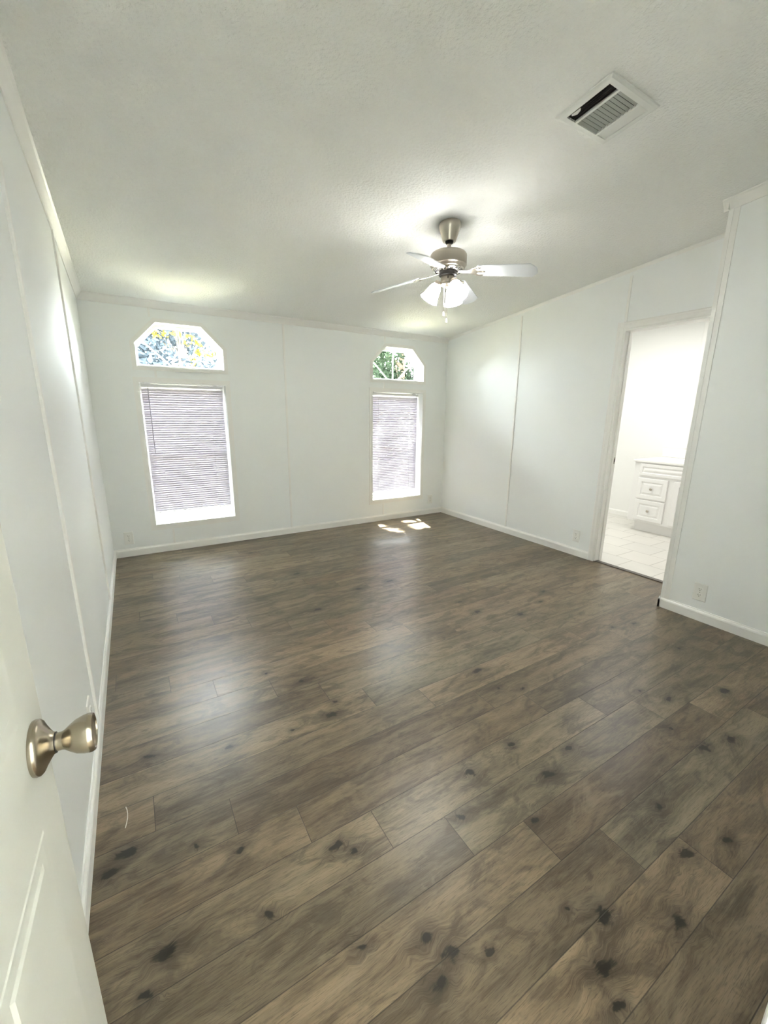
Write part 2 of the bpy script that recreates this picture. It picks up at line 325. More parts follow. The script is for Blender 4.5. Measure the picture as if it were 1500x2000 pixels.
# baseboards
BP = [(0, 0), (0.013, 0), (0.013, 0.056), (0.0105, 0.064), (0.005, 0.071), (0.0045, 0.0765), (0, 0.0765)]
def bb(name, segs, label):
    b = NB()
    for fn, a, c in segs: prism(b, BP, fn, a, c)
    struct(name, b, 'trim', label, 'baseboard')
bb('baseboard_left', [(lambda d, z, t: (d, t, z), 0.04, D)], 'white baseboard along the foot of the left wall')
bb('baseboard_far', [(lambda d, z, t: (t, D - d, z), 0, W)], 'white baseboard under the two windows')
bb('baseboard_right', [(lambda d, z, t: (W - d, t, z), DY1 + 0.055, D)], 'white baseboard between far corner and bathroom doorway')
bb('baseboard_closet', [(lambda d, z, t: (W2 - d, t, z), 0.035, Y2 + 0.013), (lambda d, z, t: (t, Y2 + d, z), W2 - 0.013, W - 0.015)], 'white baseboard of the nearest right hand wall')
bb('baseboard_bathroom', [(lambda d, z, t: (5.94 - d, t, z), 2.64, D)], 'cream baseboard behind the vanity in the bathroom')
bb('baseboard_front', [(lambda d, z, t: (t, 0.035 + d, z), 0.89, W2 - 0.014)], 'white baseboard of the wall behind the camera')
# crown strips
CP = [(0, 0.006), (0.046, 0.006), (0.044, -0.006), (0.036, -0.012), (0.020, -0.032), (0.010, -0.046), (0.006, -0.055), (0, -0.055)]
b = NB(); prism(b, CP, lambda d, h, t: (d, t, ceil_z(t) + h), 0.035, D); struct('trim_1', b, 'trim', 'white crown strip where left wall meets the ceiling', 'trim')
b = NB(); prism(b, CP, lambda d, h, t: (t, D - d, ceil_z(D - d) + h), 0, W); struct('trim_2', b, 'trim', 'white crown strip above the two windows', 'trim')
CS = [(p * 0.4, q * 0.4) for p, q in CP]
b = NB(); prism(b, CS, lambda d, h, t: (W - d, t, ceil_z(t) + h), Y2, D); struct('trim_3', b, 'trim', 'thin crown strip above the bathroom doorway wall', 'trim')
b = NB(); prism(b, CP, lambda d, h, t: (W2 - d, t, ceil_z(t) + h), 0.035, Y2 + 0.03)
prism(b, CP, lambda d, h, t: (t, Y2 + d * 0.65, ceil_z(Y2 + d) + h), W2 - 0.03, W)
struct('trim_4', b, 'trim', 'crown strip on the nearest right hand wall', 'trim')
# battens over the panel seams
BT = [(-0.011, 0), (-0.0105, 0.006), (-0.008, 0.0075), (0.008, 0.0075), (0.0105, 0.006), (0.011, 0)]
def batten(nm, fn, z0, z1, label, sc=1.0):
    b = NB(); prism(b, [(p * sc, q * sc) for p, q in BT], fn, z0, z1); struct(nm, b, 'trim', label, 'trim')
for i, (y, lb) in enumerate(((1.8875, 'nearer thin seam strip up the left wall'), (3.2396, 'farther thin seam strip up the left wall'))):
    batten(f'trim_{5 + i}', lambda p, q, t, y=y: (q * 1.4, y + p, t), 0.0765, ceil_z(y) - 0.05, lb)
batten('trim_7', lambda p, q, t: (1.7124 + p, D - q * 0.6, t), 0.0765, HF - 0.05, 'faint seam strip between the two windows')
for i, x in enumerate((0.51, 2.93)):
    b = NB()
    for z0, z1 in ((0.0765, Z0 - 0.05), (Z1 + 0.04, Z2 - 0.03), (Z4 + 0.04, HF - 0.05)): prism(b, [(p * 0.8, q * 0.35) for p, q in BT], lambda p, q, t, x=x: (x + p, D - q, t), z0, z1)
    struct(f'trim_{8 + i}', b, 'trim', ('faint seam strip above and below the left window', 'faint seam strip above and below the right window')[i], 'trim')
batten('trim_10', lambda p, q, t: (W - q, 3.2354 + p, t), 0.0765, ceil_z(3.2354) - 0.05, 'full height seam strip on right wall near far corner')
batten('trim_11', lambda p, q, t: (W - q, 2.13 + p, t), 2.099, ceil_z(2.13) - 0.05, 'short seam strip above the bathroom door casing')
b = NB(); slopebox(b, W2 - 0.004, W2, Y2 - 0.050, Y2 + 0.003, 0.0765, -0.055)
slopebox(b, W2 - 0.0065, W2, Y2 - 0.020, Y2 + 0.004, 0.0765, -0.055); slopebox(b, W2, W - 0.06, Y2, Y2 + 0.003, 0.0765, -0.055)
struct('trim_12', b, 'trim', 'outside corner moulding of the nearest right hand wall', 'trim')
batten('trim_13', lambda p, q, t: (5.94 - q, 2.405 + p * 1.6, t), 0.97, ceil_z(2.405) - 0.02, 'seam strip on the bathroom back wall', 1.3)
b = NB(); box(b, 3.882, 3.925, DY0, DY1, 0.0, 0.007); struct('trim_14', b, 'grout', 'dark threshold strip between plank floor and bathroom tile', 'threshold')

# ------------------------------------------------------------------ windows
def ring(bm, outer, inner, fn, a, c):
    k = len(outer)
    for i in range(k):
        j = (i + 1) % k; prism(bm, [outer[i], outer[j], inner[j], inner[i]], fn, a, c)
XZ = lambda p, q, t: (p, t, q)
def inset(poly, d):
    out = []; k = len(poly)
    for i in range(k):
        p0, p1, p2 = (Vector(poly[(i + j - 1) % k]) for j in range(3))
        d1 = (p1 - p0).normalized(); d2 = (p2 - p1).normalized(); n1 = Vector((-d1.y, d1.x)); n2 = Vector((-d2.y, d2.x))
        m_ = (n1 + n2).normalized(); out.append(tuple(p1 + m_ * (d / max(0.3, m_.dot(n1)))))
    return out
def rect(x0, x1, z0, z1): return [(x0, z0), (x1, z0), (x1, z1), (x0, z1)]
FY0, FY1 = 4.555, 4.595
def lower_window(nm, x0, label):
    x1 = x0 + WL; w = tag(empty(nm, (x0 + WL / 2, D, Z0)), label, 'window', kind='structure')
    def part(name, bm, m, **kw):
        bmesh.ops.translate(bm, vec=(-(x0 + WL / 2), -D, -Z0), verts=bm.verts[:]); return obj(name, bm, m, w, **kw)
    b = NB(); o = rect(x0, x1, Z0, Z1); ring(b, inset(o, -0.045), o, XZ, D - 0.005, D); ring(b, inset(o, -0.022), o, XZ, D - 0.008, D - 0.004); part('casing', b, 'trim')
    b = NB(); ring(b, o, inset(o, 0.028), XZ, FY0, YW); part('frame', b, 'vinyl', bevel=0.002)
    zm = 0.945
    lo = rect(x0 + 0.028, x1 - 0.028, Z0 + 0.026, zm + 0.02); up = rect(x0 + 0.028, x1 - 0.028, zm - 0.018, Z1 - 0.026)
    b = NB(); ring(b, lo, inset(lo, 0.030), XZ, FY0 + 0.002, FY0 + 0.020); ls = part('lower_sash', b, 'vinyl', bevel=0.002)
    b = NB(); ring(b, up, inset(up, 0.030), XZ, FY0 + 0.022, FY0 + 0.040); us = part('upper_sash', b, 'vinyl', bevel=0.002)
    b = NB(); q = inset(lo, 0.028); box(b, q[0][0], q[1][0], FY0 + 0.009, FY0 + 0.012, q[0][1], q[2][1]); part('pane', b, 'glass').parent = w
    b = NB(); q = inset(up, 0.028); box(b, q[0][0], q[1][0], FY0 + 0.029, FY0 + 0.032, q[0][1], q[2][1]); part('pane', b, 'glass')
    b = NB(); box(b, x0 + 0.001, x1 - 0.001, D - 0.010, FY0 - 0.001, Z0 + 0.0005, Z0 + 0.010); part('sill', b, 'trim', bevel=0.002)
def upper_window(nm, x0, label):
    x1 = x0 + WL; w = tag(empty(nm, (x0 + WL / 2, D, Z2)), label, 'window', kind='structure')
    def part(name, bm, m, **kw):
        bmesh.ops.translate(bm, vec=(-(x0 + WL / 2), -D, -Z2), verts=bm.verts[:]); return obj(name, bm, m, w, **kw)
    o = [(x0, Z2), (x1, Z2), (x1, Z3), (x1 - CW, Z4), (x0 + CW, Z4), (x0, Z3)]
    b = NB(); ring(b, inset(o, -0.036), o, XZ, D - 0.005, D); ring(b, inset(o, -0.018), o, XZ, D - 0.008, D - 0.004); part('casing', b, 'trim')
    b = NB(); ring(b, o, inset(o, 0.026), XZ, FY0, YW); part('frame', b, 'vinyl', bevel=0.002)
    q = inset(o, 0.024); b = NB(); prism(b, q, XZ, 4.572, 4.575); part('pane', b, 'glass')
    xc = (x0 + x1) / 2; zc = Z2 - 0.05
    for a in (-47, 0, 47):
        d = Vector((math.sin(R(a)), math.cos(R(a)))); s = Vector((d.y, -d.x)) * 0.008
        # from the bottom rail up to the frame
        t0 = (Z2 + 0.026 - zc) / d.y; p0 = Vector((xc, zc)) + d * t0
        t1 = (Z4 - 0.026 - zc) / d.y
        if a: t1 = 0.405
        p1 = Vector((xc, zc)) + d * t1
        b = NB(); prism(b, [tuple(p0 - s), tuple(p0 + s), tuple(p1 + s), tuple(p1 - s)], XZ, 4.564, 4.572); part('muntin', b, 'vinyl')
lower_window('window_1', XL, 'tall rectangular window at left on the far wall behind a blind')
lower_window('window_2', XR, 'tall rectangular window at right on the far wall behind a blind')
upper_window('window_3', XL, 'clipped top fan window above the left blind with yellow leaves outside')
upper_window('window_4', XR, 'clipped top fan window above the right blind with green leaves outside')

# ------------------------------------------------------------------ blinds
def blind(x0, zb, label, wand):
    x1 = x0 + WL; xa, xb_ = x0 + 0.012, x1 - 0.012; yb = 4.522
    r = tag(empty('window_blind', ((xa + xb_) / 2, yb, zb)), label, 'blind', group='white slatted window blinds')
    def part(name, bm, m, parent=None, **kw):
        bmesh.ops.translate(bm, vec=(-(xa + xb_) / 2, -yb, -zb), verts=bm.verts[:]); return obj(name, bm, m, parent or r, **kw)
    b = NB(); box(b, xa, xb_, yb - 0.014, yb + 0.014, Z1 - 0.036, Z1 - 0.010); part('headrail', b, 'vinyl', bevel=0.002)
    for x in (xa + 0.05, xb_ - 0.08):
        b = NB(); box(b, x, x + 0.03, yb - 0.016, yb + 0.016, Z1 - 0.012, Z1 - 0.0005); part('bracket', b, 'vinyl')
    b = NB(); z = zb + 0.026; pitch = 0.0215; ca, sa = math.cos(R(74)), math.sin(R(74))
    while z < Z1 - 0.045:
        prof = []
        for k in range(5):
            s = -0.0125 + 0.00625 * k; bow = 0.0016 * (1 - (s / 0.0125) ** 2)
            prof.append((s * ca - bow * sa, s * sa + bow * ca))
        prof2 = [(p - 0.0005 * sa, q + 0.0005 * ca) for p, q in reversed(prof)]
        prism(b, [(p, q) for p, q in prof + prof2], lambda p, q, t, z=z: (t, yb + p, z + q), xa + 0.003, xb_ - 0.003)
        z += pitch
    part('slats', b, 'slat')
    b = NB(); box(b, xa + 0.002, xb_ - 0.002, yb - 0.012, yb + 0.012, zb, zb + 0.012); part('bottom_rail', b, 'vinyl', bevel=0.003)
    for fx in (0.17, 0.83):
        b = NB(); x = xa + (xb_ - xa) * fx
        for yy in (-0.0085, 0.0085): tube(b, [(x, yb + yy, zb + 0.008), (x, yb + yy, Z1 - 0.03)], 0.0011, 5)
        part('ladder_cord', b, 'vinyl')
    if wand:
        b = NB(); tube(b, [(xa + 0.056, yb - 0.020, Z1 - 0.045), (xa + 0.057, yb - 0.021, 0.955)], 0.004, 8); tube(b, [(xa + 0.056, yb - 0.012, Z1 - 0.030), (xa + 0.056, yb - 0.020, Z1 - 0.047)], 0.002, 6); part('tilt_wand', b, 'wand', smooth=True)
blind(XL, 0.372, 'white slatted blind in the left window with a tilt wand hanging', True)
blind(XR, 0.345, 'white slatted blind in the right window beside the far corner', False)

# ------------------------------------------------------------------ bathroom doorway
dr = tag(empty('door_2', (W, (DY0 + DY1) / 2, 0)), 'white cased doorway into the bathroom without a door leaf in sight', 'doorway', kind='structure')
def dpart(name, bm, m, **kw):
    bmesh.ops.translate(bm, vec=(-W, -(DY0 + DY1) / 2, 0), verts=bm.verts[:]); return obj(name, bm, m, dr, **kw)
CASE = [(0, 0), (0.054, 0), (0.054, 0.010), (0.046, 0.014), (0.036, 0.013), (0.030, 0.010), (0.014, 0.011), (0.005, 0.009), (0, 0.006)]
b = NB()
prism(b, CASE, lambda p, q, t: (W - q, DY1 + p, t), 0.0, DZ + 0.054)
prism(b, CASE, lambda p, q, t: (W - q, t, DZ + p), Y2 + 0.005, DY1 + 0.002)
prism(b, [(p * 0.85, q) for p, q in CASE], lambda p, q, t: (W - q, DY0 - p, t), 0.0, DZ + 0.054)
dpart('casing', b, 'trim')
b = NB(); box(b, W - 0.004, 3.984, DY1 - 0.016, DY1 - 0.0005, 0.008, DZ); box(b, W - 0.004, 3.984, DY0 + 0.0005, DY0 + 0.016, 0.008, DZ); box(b, W - 0.004, 3.984, DY0 + 0.016, DY1 - 0.016, DZ - 0.016, DZ - 0.0005)
dpart('jamb', b, 'trim')
b = NB(); box(b, 3.925, 3.940, DY1 - 0.026, DY1 - 0.016, 0.008, DZ - 0.016); box(b, 3.925, 3.940, DY0 + 0.016, DY0 + 0.026, 0.008, DZ - 0.016); dpart('door_stop', b, 'trim')
b = NB(); box(b, 3.955, 3.979, DY1 - 0.0175, DY1 - 0.016, 0.92, 0.977); dpart('strike_plate', b, 'nickel')
b = NB(); box(b, 3.961, 3.973, DY1 - 0.0182, DY1 - 0.0174, 0.935, 0.962); dpart('latch_hole', b, 'slot')

# entry doorway casing behind the camera
b = NB(); prism(b, [(p, q) for p, q in CASE], lambda p, q, t: (0.836 + p, 0.035 + (q + 0.009 if q > 0 else 0), t), 0.0, 2.11)
prism(b, CASE, lambda p, q, t: (t, 0.035 + q, 2.056 + p), 0.070, 0.838)
struct('trim_15', b, 'trim', 'white casing of the entry doorway at the lower right corner', 'trim')

# ------------------------------------------------------------------ open entry door
TH = R(2.0); DL = 0.695
hx, hy = 0.0921 - DL * math.sin(TH), 0.734 - DL * math.cos(TH)
d1 = tag(empty('door_1', (hx, hy, 0.012), -TH), 'open white moulded panel door at left edge with a nickel knob', 'door', kind='structure')
# local frame: +y along the leaf from hinge to free edge, +x out of the visible face
DT, DH = 0.035, 2.018
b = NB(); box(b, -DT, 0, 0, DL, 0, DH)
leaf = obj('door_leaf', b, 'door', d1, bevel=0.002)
def panel(ya, yb_, za, zb_):
    b = NB(); o = rect(ya, yb_, za, zb_); fn = lambda p, q, t: (t, p, q)
    prof = [(0.0, 0.0), (0.003, 0.0013), (0.012, 0.0006), (0.028, 0.0004), (0.034, 0.0028), (0.036, 0.0028)]
    prev = None
    for d_, h in prof:
        cur = [b.verts.new((h + 0.0002, p, q)) for p, q in inset(o, d_)]
        if prev:
            for i in range(4): b.faces.new((prev[i], prev[(i + 1) % 4], cur[(i + 1) % 4], cur[i]))
        prev = cur
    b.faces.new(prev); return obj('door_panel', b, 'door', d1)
for za, zb_ in ((0.20, 0.759), (0.930, 1.88)):
    for ya, yb_ in ((0.085, 0.300), (0.385, 0.600)): panel(ya, yb_, za, zb_)
kz = 0.878 - 0.012
kr = Matrix.Translation((0, DL - 0.06, kz)) @ Matrix.Rotation(R(90), 4, 'Y')
b = NB(); lathe(b, [(0.0375, 0.0), (0.0385, 0.003), (0.038, 0.007), (0.035, 0.010), (0.029, 0.013), (0.021, 0.018), (0.0155, 0.022), (0.0135, 0.026)], 48, kr)
rose = obj('doorknob', b, 'knob', d1, smooth=True); tag(rose, 'satin nickel doorknob')
b = NB(); lathe(b, [(0.0125, 0.0255), (0.0125, 0.032), (0.0135, 0.035), (0.019, 0.042), (0.0235, 0.049), (0.0265, 0.058), (0.0275, 0.064), (0.0272, 0.068), (0.0258, 0.071), (0.0225, 0.0715), (0.0215, 0.0695), (0.001, 0.0695)], 48, kr)
obj('knob_grip', b, 'knob', rose, smooth=True)
b = NB(); lathe(b, [(0.0142, 0.0235), (0.0145, 0.0255), (0.0128, 0.0262)], 40, kr); obj('knob_collar', b, 'black', rose, smooth=True)
b = NB(); box(b, -0.030, -0.005, DL, DL + 0.0015, kz - 0.028, kz + 0.028); obj('latch_plate', b, 'nickel', d1)
b = NB()
for z in (0.25, 1.0, 1.75): lathe(b, [(0.006, z), (0.006, z + 0.09)], 12, Matrix.Translation((0.004, -0.002, 0)))
obj('hinge', b, 'nickel', d1, smooth=True)

# ------------------------------------------------------------------ outlets
def make_outlet():
    r = empty('wall_outlet')
    b = NB(); o = rect(-0.0385, 0.0385, -0.061, 0.061); prev = None
    for d_, h in ((0.0, 0.0), (0.0005, -0.003), (0.003, -0.0055), (0.006, -0.006)):
        cur = [b.verts.new((p, h, q)) for p, q in inset(o, d_)]
        if prev:
            for i in range(4): b.faces.new((prev[i], prev[(i + 1) % 4], cur[(i + 1) % 4], cur[i]))
        prev = cur
    b.faces.new(prev); obj('cover_plate', b, 'plate', r)
    for s in (0.0205, -0.0205):
        b = NB(); poly = []
        for k in range(24):
            a = 2 * math.pi * k / 24; poly.append((0.0172 * math.cos(a), s + max(-0.0135, min(0.0135, 0.0172 * math.sin(a)))))
        prism(b, poly, XZ, -0.0085, -0.0055); rc = obj('receptacle', b, 'plate', r)
        b = NB(); box(b, -0.0072, -0.0052, -0.0089, -0.0084, s - 0.001, s + 0.008); box(b, 0.0052, 0.0070, -0.0089, -0.0084, s + 0.0005, s + 0.007)
        prism(b, [(0.0026 * math.cos(a), s - 0.0065 + 0.0026 * math.sin(a)) for a in [2 * math.pi * k / 10 for k in range(10)]], XZ, -0.0089, -0.0084)
        obj('slots', b, 'slot', rc)
    b = NB(); lathe(b, [(0.003, 0.0), (0.003, 0.0015)], 12, Matrix.Translation((0, -0.0058, 0)) @ Matrix.Rotation(R(90), 4, 'X')); obj('screw', b, 'nickel', r)
    return r
proto = make_outlet()
outs = [((0.131, D, 0.178), 0, 'white wall outlet below and left of the left window'), ((3.676, D, 0.203), 0, 'white wall outlet between the right window and far corner'),
        ((W, 2.336, 0.197), -90, 'white wall outlet left of the bathroom doorway'), ((W2, 1.097, 0.197), -90, 'white wall outlet on the nearest right hand wall'),
        ((0.0, 1.735, 0.213), 90, 'white wall outlet on the left wall behind the doorknob')]
for i, (p, a, lb) in enumerate(outs):
    o = proto if i == 0 else dup(proto)
    o.location = p; o.rotation_euler = (0, 0, R(a)); tag(o, lb, 'outlet', 'white duplex wall outlets')

# ------------------------------------------------------------------ ceiling register
vx0, vx1, vy0, vy1 = 1.940, 2.276, 1.165, 1.414
vcx, vcy = (vx0 + vx1) / 2, (vy0 + vy1) / 2
v = tag(empty('ceiling_vent', (vcx, vcy, ceil_z(vcy))), 'white metal air vent in the ceiling with one dark louvred bay', 'vent')
v.rotation_euler = (math.atan(-SL), 0, 0)
hw, hh = (vx1 - vx0) / 2, (vy1 - vy0) / 2
XY = lambda p, q, t: (p, q, t)
b = NB(); o_ = rect(-hw, hw, -hh, hh); i_ = inset(o_, 0.032); prev = None
for poly, z in ((o_, -0.001), (inset(o_, 0.002), -0.006), (inset(o_, 0.012), -0.010), (i_, -0.011), (i_, -0.0015)):
    cur = [b.verts.new((p, q, z)) for p, q in poly]
    if prev:
        for k in range(4): b.faces.new((prev[k], prev[(k + 1) % 4], cur[(k + 1) % 4], cur[k]))
    prev = cur
obj('frame', b, 'vent', v)
b = NB(); box(b, -hw + 0.03, hw - 0.03, -hh + 0.03, hh - 0.03, -0.0020, -0.0012); obj('duct_opening', b, 'duct', v)
ix0, ix1, iy0, iy1 = i_[0][0], i_[1][0], i_[0][1], i_[2][1]
d0, m0, m1 = ix0 + 0.058, ix0 + 0.070, ix1 - 0.068
for q0, q1 in ((d0, m0), (m1, m1 + 0.010)):
    b = NB(); box(b, q0, q1, iy0, iy1, -0.011, -0.002); obj('divider_bar', b, 'vent', v)
def fins(name, m, n_, a, c, along_y, tilt, wid):
    b = NB()
    for k in range(n_):
        s = a + (c - a) * (k + 0.5) / n_; t_ = wid / 2
        dx, dz = t_ * math.cos(tilt), t_ * math.sin(tilt)
        poly = [(s - dx, -0.0065 - dz), (s + dx, -0.0065 + dz), (s + dx, -0.0058 + dz), (s - dx, -0.0058 - dz)]
        if along_y: prism(b, poly, lambda p, q, t: (p, t, q), iy0, iy1)
        else: prism(b, poly, lambda p, q, t: (t, p, q), m0, m1)
    obj(name, b, m, v)
fins('dark_louvers', 'ventdark', 5, ix0 + 0.002, d0, True, R(50), 0.008)
fins('middle_louvers', 'ventlouver', 11, iy0, iy1, False, R(-34), 0.0112)
fins('pale_louvers', 'vent', 5, m1 + 0.010, ix1, True, R(-28), 0.0078)
b = NB(); prism(b, [(ix0 + 0.002, iy1 - 0.022), (ix0 + 0.010, iy1 - 0.018), (ix0 + 0.022, iy1 - 0.035), (ix0 + 0.014, iy1 - 0.055), (ix0 + 0.004, iy1 - 0.062)], XY, -0.0135, -0.0115); tag(obj('paint_flake', b, 'vent', v), 'torn flake of white paint over the dark bay')

# ------------------------------------------------------------------ ceiling fan
FX, FYY = 2.085, 2.263; FZ = ceil_z(FYY)
fan = tag(empty('ceiling_fan', (FX, FYY, FZ)), 'brushed nickel ceiling fan with four white blades and lit glass shades', 'ceiling fan')
def fl(name, prof, m, parent=None, seg=48, **kw):
    b = NB(); lathe(b, [(r_, z - FZ) for r_, z in prof], seg); return obj(name, b, m, parent or fan, smooth=True, **kw)
can = fl('canopy', [(0.066, 2.493), (0.067, 2.466), (0.065, 2.458), (0.052, 2.420), (0.043, 2.392), (0.040, 2.385), (0.034, 2.383), (0.018, 2.388)], 'nickel')
fl('ball_joint', [(0.024, 2.392), (0.026, 2.384), (0.022, 2.374), (0.014, 2.370)], 'black', can)
fl('downrod', [(0.0125, 2.385), (0.0125, 2.325)], 'nickel')
fl('rod_collar', [(0.020, 2.345), (0.020, 2.331), (0.017, 2.326)], 'black')
mh = fl('motor_housing', [(0.015, 2.334), (0.060, 2.331), (0.092, 2.325), (0.106, 2.318), (0.1125, 2.309), (0.114, 2.302), (0.114, 2.250), (0.110, 2.246), (0.106, 2.242), (0.103, 2.233), (0.096, 2.228)], 'nickel')
fl('vent_ring', [(0.100, 2.236), (0.098, 2.226), (0.088, 2.217), (0.070, 2.213), (0.058, 2.213)], 'chrome', mh)
b = NB()
for k in range(36):
    a = 2 * math.pi * k / 36; ca, sa = math.cos(a), math.sin(a)
    p0, p1 = Vector((0.075, 0, 2.2130 - FZ)), Vector((0.092, 0, 2.2193 - FZ)); mt = Matrix.Rotation(a, 3, 'Z')
    vv = [b.verts.new(mt @ Vector((p.x, s, p.z - 0.0008))) for p, s in ((p0, -0.0028), (p1, -0.0028), (p1, 0.0028), (p0, 0.0028))] + [b.verts.new(mt @ Vector((p.x, s, p.z + 0.002))) for p, s in ((p0, -0.0028), (p1, -0.0028), (p1, 0.0028), (p0, 0.0028))]
    for f in ((0, 1, 2, 3), (4, 7, 6, 5), (0, 4, 5, 1), (1, 5, 6, 2), (2, 6, 7, 3), (3, 7, 4, 0)): b.faces.new([vv[i] for i in f])
obj('vent_slots', b, 'slot', mh)
fl('flywheel', [(0.052, 2.215), (0.056, 2.205), (0.056, 2.193), (0.040, 2.189)], 'black')
sw = fl('switch_housing', [(0.040, 2.195), (0.043, 2.191), (0.044, 2.160), (0.042, 2.152), (0.046, 2.149), (0.046, 2.140), (0.030, 2.128), (0.012, 2.124), (0.002, 2.123)], 'nickel')
b = NB(); box(b, -0.003, 0.003, -0.0465, -0.043, 2.168 - FZ, 2.182 - FZ); so = obj('reverse_switch', b, 'black', sw); so.rotation_euler = (0, 0, R(-38))
def blade_mesh():
    b = NB(); x0, x1, w0, w1 = 0.185, 0.545, 0.053, 0.064; c = 0.034
    pts = [(x0, -w0 + 0.018), (x0 + 0.018, -w0), (x1 - c, -w1), (x1 - 0.010, -w1 + c - 0.008), (x1, -w1 + c + 0.006), (x1, w1 - c - 0.006), (x1 - 0.010, w1 - c + 0.008), (x1 - c, w1), (x0 + 0.018, w0), (x0, w0 - 0.018)]
    prism(b, pts, XY, -0.003, 0.003); return b
def iron_mesh():
    b = NB()
    prism(b, [(0.050, -0.014), (0.120, -0.011), (0.150, -0.018), (0.165, -0.034), (0.200, -0.046), (0.222, -0.040), (0.214, -0.030), (0.190, -0.030), (0.180, -0.018), (0.195, -0.008), (0.235, -0.007), (0.242, 0.0), (0.235, 0.007), (0.195, 0.008), (0.180, 0.018), (0.190, 0.030), (0.214, 0.030), (0.222, 0.040), (0.200, 0.046), (0.165, 0.034), (0.150, 0.018), (0.120, 0.011), (0.050, 0.014)], XY, -0.0085, -0.0035)
    for v_ in b.verts:
        if v_.co.x < 0.06: v_.co.z += 0.004
    return b
bz = 2.223 - FZ
for k in range(4):
    ang = R(32 + 90 * k)
    mtx = Matrix.Translation((0, 0, bz)) @ Matrix.Rotation(ang, 4, 'Z') @ Matrix.Rotation(R(7.1), 4, 'Y') @ Matrix.Rotation(R(-15), 4, 'X')
    if k == 0:
        b0 = obj('blade', blade_mesh(), 'blade', fan, bevel=0.001); i0 = obj('blade_iron', iron_mesh(), 'chrome', b0, bevel=0.0015)
        s0 = []
        for px, py in ((0.205, -0.037), (0.205, 0.037), (0.228, 0.0)):
            b1 = NB(); lathe(b1, [(0.005, -0.0105), (0.005, -0.0083)], 10, Matrix.Translation((px, py, 0))); s0.append(obj('screw', b1, 'nickel', b0))
        bl_o = b0
    else:
        bl_o = b0.copy(); COL.objects.link(bl_o); bl_o.parent = fan
        for ch in [i0] + s0:
            c_ = ch.copy(); COL.objects.link(c_); c_.parent = bl_o
    bl_o.matrix_local = mtx
# light kit
r2 = Vector((0.777, -0.629, 0)); tc_ = Vector((-0.629, -0.777, 0))
for k, a in enumerate((172, 52, 292)):
    hd = r2 * math.cos(R(a)) + tc_ * math.sin(R(a)); tilt = R(30)
    ax = (hd * math.sin(tilt) - Vector((0, 0, 1)) * math.cos(tilt)).normalized()
    base = Vector((0, 0, 2.150 - FZ)) + hd * 0.060
    q = ax.to_track_quat('Z', 'Y').to_matrix().to_4x4(); mt = Matrix.Translation(base) @ q
    b = NB(); tube(b, [Vector((0, 0, 2.145 - FZ)) + hd * 0.035, base - ax * 0.006], 0.009, 12)
    lathe(b, [(0.010, -0.012), (0.020, -0.008), (0.024, 0.0), (0.025, 0.018), (0.022, 0.020)], 32, mt)
    arm = obj('lamp_arm', b, 'nickel', fan, smooth=True)
    b = NB(); out = [(0.024, 0.012), (0.032, 0.022), (0.038, 0.038), (0.042, 0.058), (0.046, 0.078), (0.053, 0.098), (0.060, 0.112)]
    lathe(b, out + [(r_ - 0.003, z) for r_, z in reversed(out)], 40, mt, cap=False)
    sh = obj('glass_shade', b, 'shade', fan, smooth=True)
    b = NB(); lathe(b, [(0.008, 0.014), (0.012, 0.030), (0.021, 0.050), (0.023, 0.064), (0.017, 0.080), (0.006, 0.088), (0.001, 0.089)], 24, mt); obj('bulb', b, 'bulb', sh, smooth=True)
for dx, zb_ in ((-0.018, 1.975), (0.002, 1.935)):
    p = r2 * dx + tc_ * 0.042
    b = NB(); tube(b, [p + Vector((0, 0, 2.145 - FZ)), p + Vector((0, 0, zb_ - FZ))], 0.0016, 6)
    pc = obj('pull_chain', b, 'chrome', fan, smooth=True)
    b = NB(); lathe(b, [(0.002, 0.030), (0.005, 0.024), (0.0075, 0.010), (0.0070, 0.003), (0.0030, 0.0)], 14, Matrix.Translation(p + Vector((0, 0, zb_ - FZ - 0.028)))); obj('pull_knob', b, 'crystal', pc, smooth=True)

# ------------------------------------------------------------------ bathroom vanity
VX, VY0, VY1 = 5.31, 1.15, 2.63
va = tag(empty('bathroom_vanity', (5.62, (VY0 + VY1) / 2, 0.004)), 'white bathroom vanity cabinet with raised panel drawers and round knobs', 'vanity')
def vp(name, bm, m, parent=None, **kw):
    bmesh.ops.translate(bm, vec=(-5.62, -(VY0 + VY1) / 2, -0.004), verts=bm.verts[:]); return obj(name, bm, m, parent or va, **kw)
b = NB(); box(b, VX, 5.925, VY0, VY1, 0.125, 0.822); vp('cabinet_body', b, 'cabinet', bevel=0.002)
b = NB(); box(b, VX + 0.065, 5.925, VY0 + 0.01, VY1 - 0.06, 0.0045, 0.125); vp('toe_kick', b, 'cabinet')
def front(name, ya, yb_, za, zb_, fr):
    b = NB(); o = rect(ya, yb_, za, zb_); prev = None
    first = [b.verts.new((VX, p, q)) for p, q in o]; prev = first
    for d_, h in ((0.0, 0.014), (0.004, 0.018), (fr, 0.018), (fr + 0.004, 0.010), (fr + 0.012, 0.009), (fr + 0.030, 0.0165), (fr + 0.032, 0.0165)):
        if d_ * 2 >= min(yb_ - ya, zb_ - za): break
        cur = [b.verts.new((VX - h, p, q)) for p, q in inset(o, d_)]
        for i in range(4): b.faces.new((prev[i], prev[(i + 1) % 4], cur[(i + 1) % 4], cur[i]))
        prev = cur
    b.faces.new(prev); return vp(name, b, 'cabinet')
def knob(parent, y, z):
    b = NB(); lathe(b, [(0.006, 0.0), (0.006, 0.010), (0.013, 0.016), (0.015, 0.022), (0.012, 0.027), (0.001, 0.029)], 20, Matrix.Translation((VX - 0.016, y, z)) @ Matrix.Rotation(R(-90), 4, 'Y')); vp('knob', b, 'nickel', parent, smooth=True)
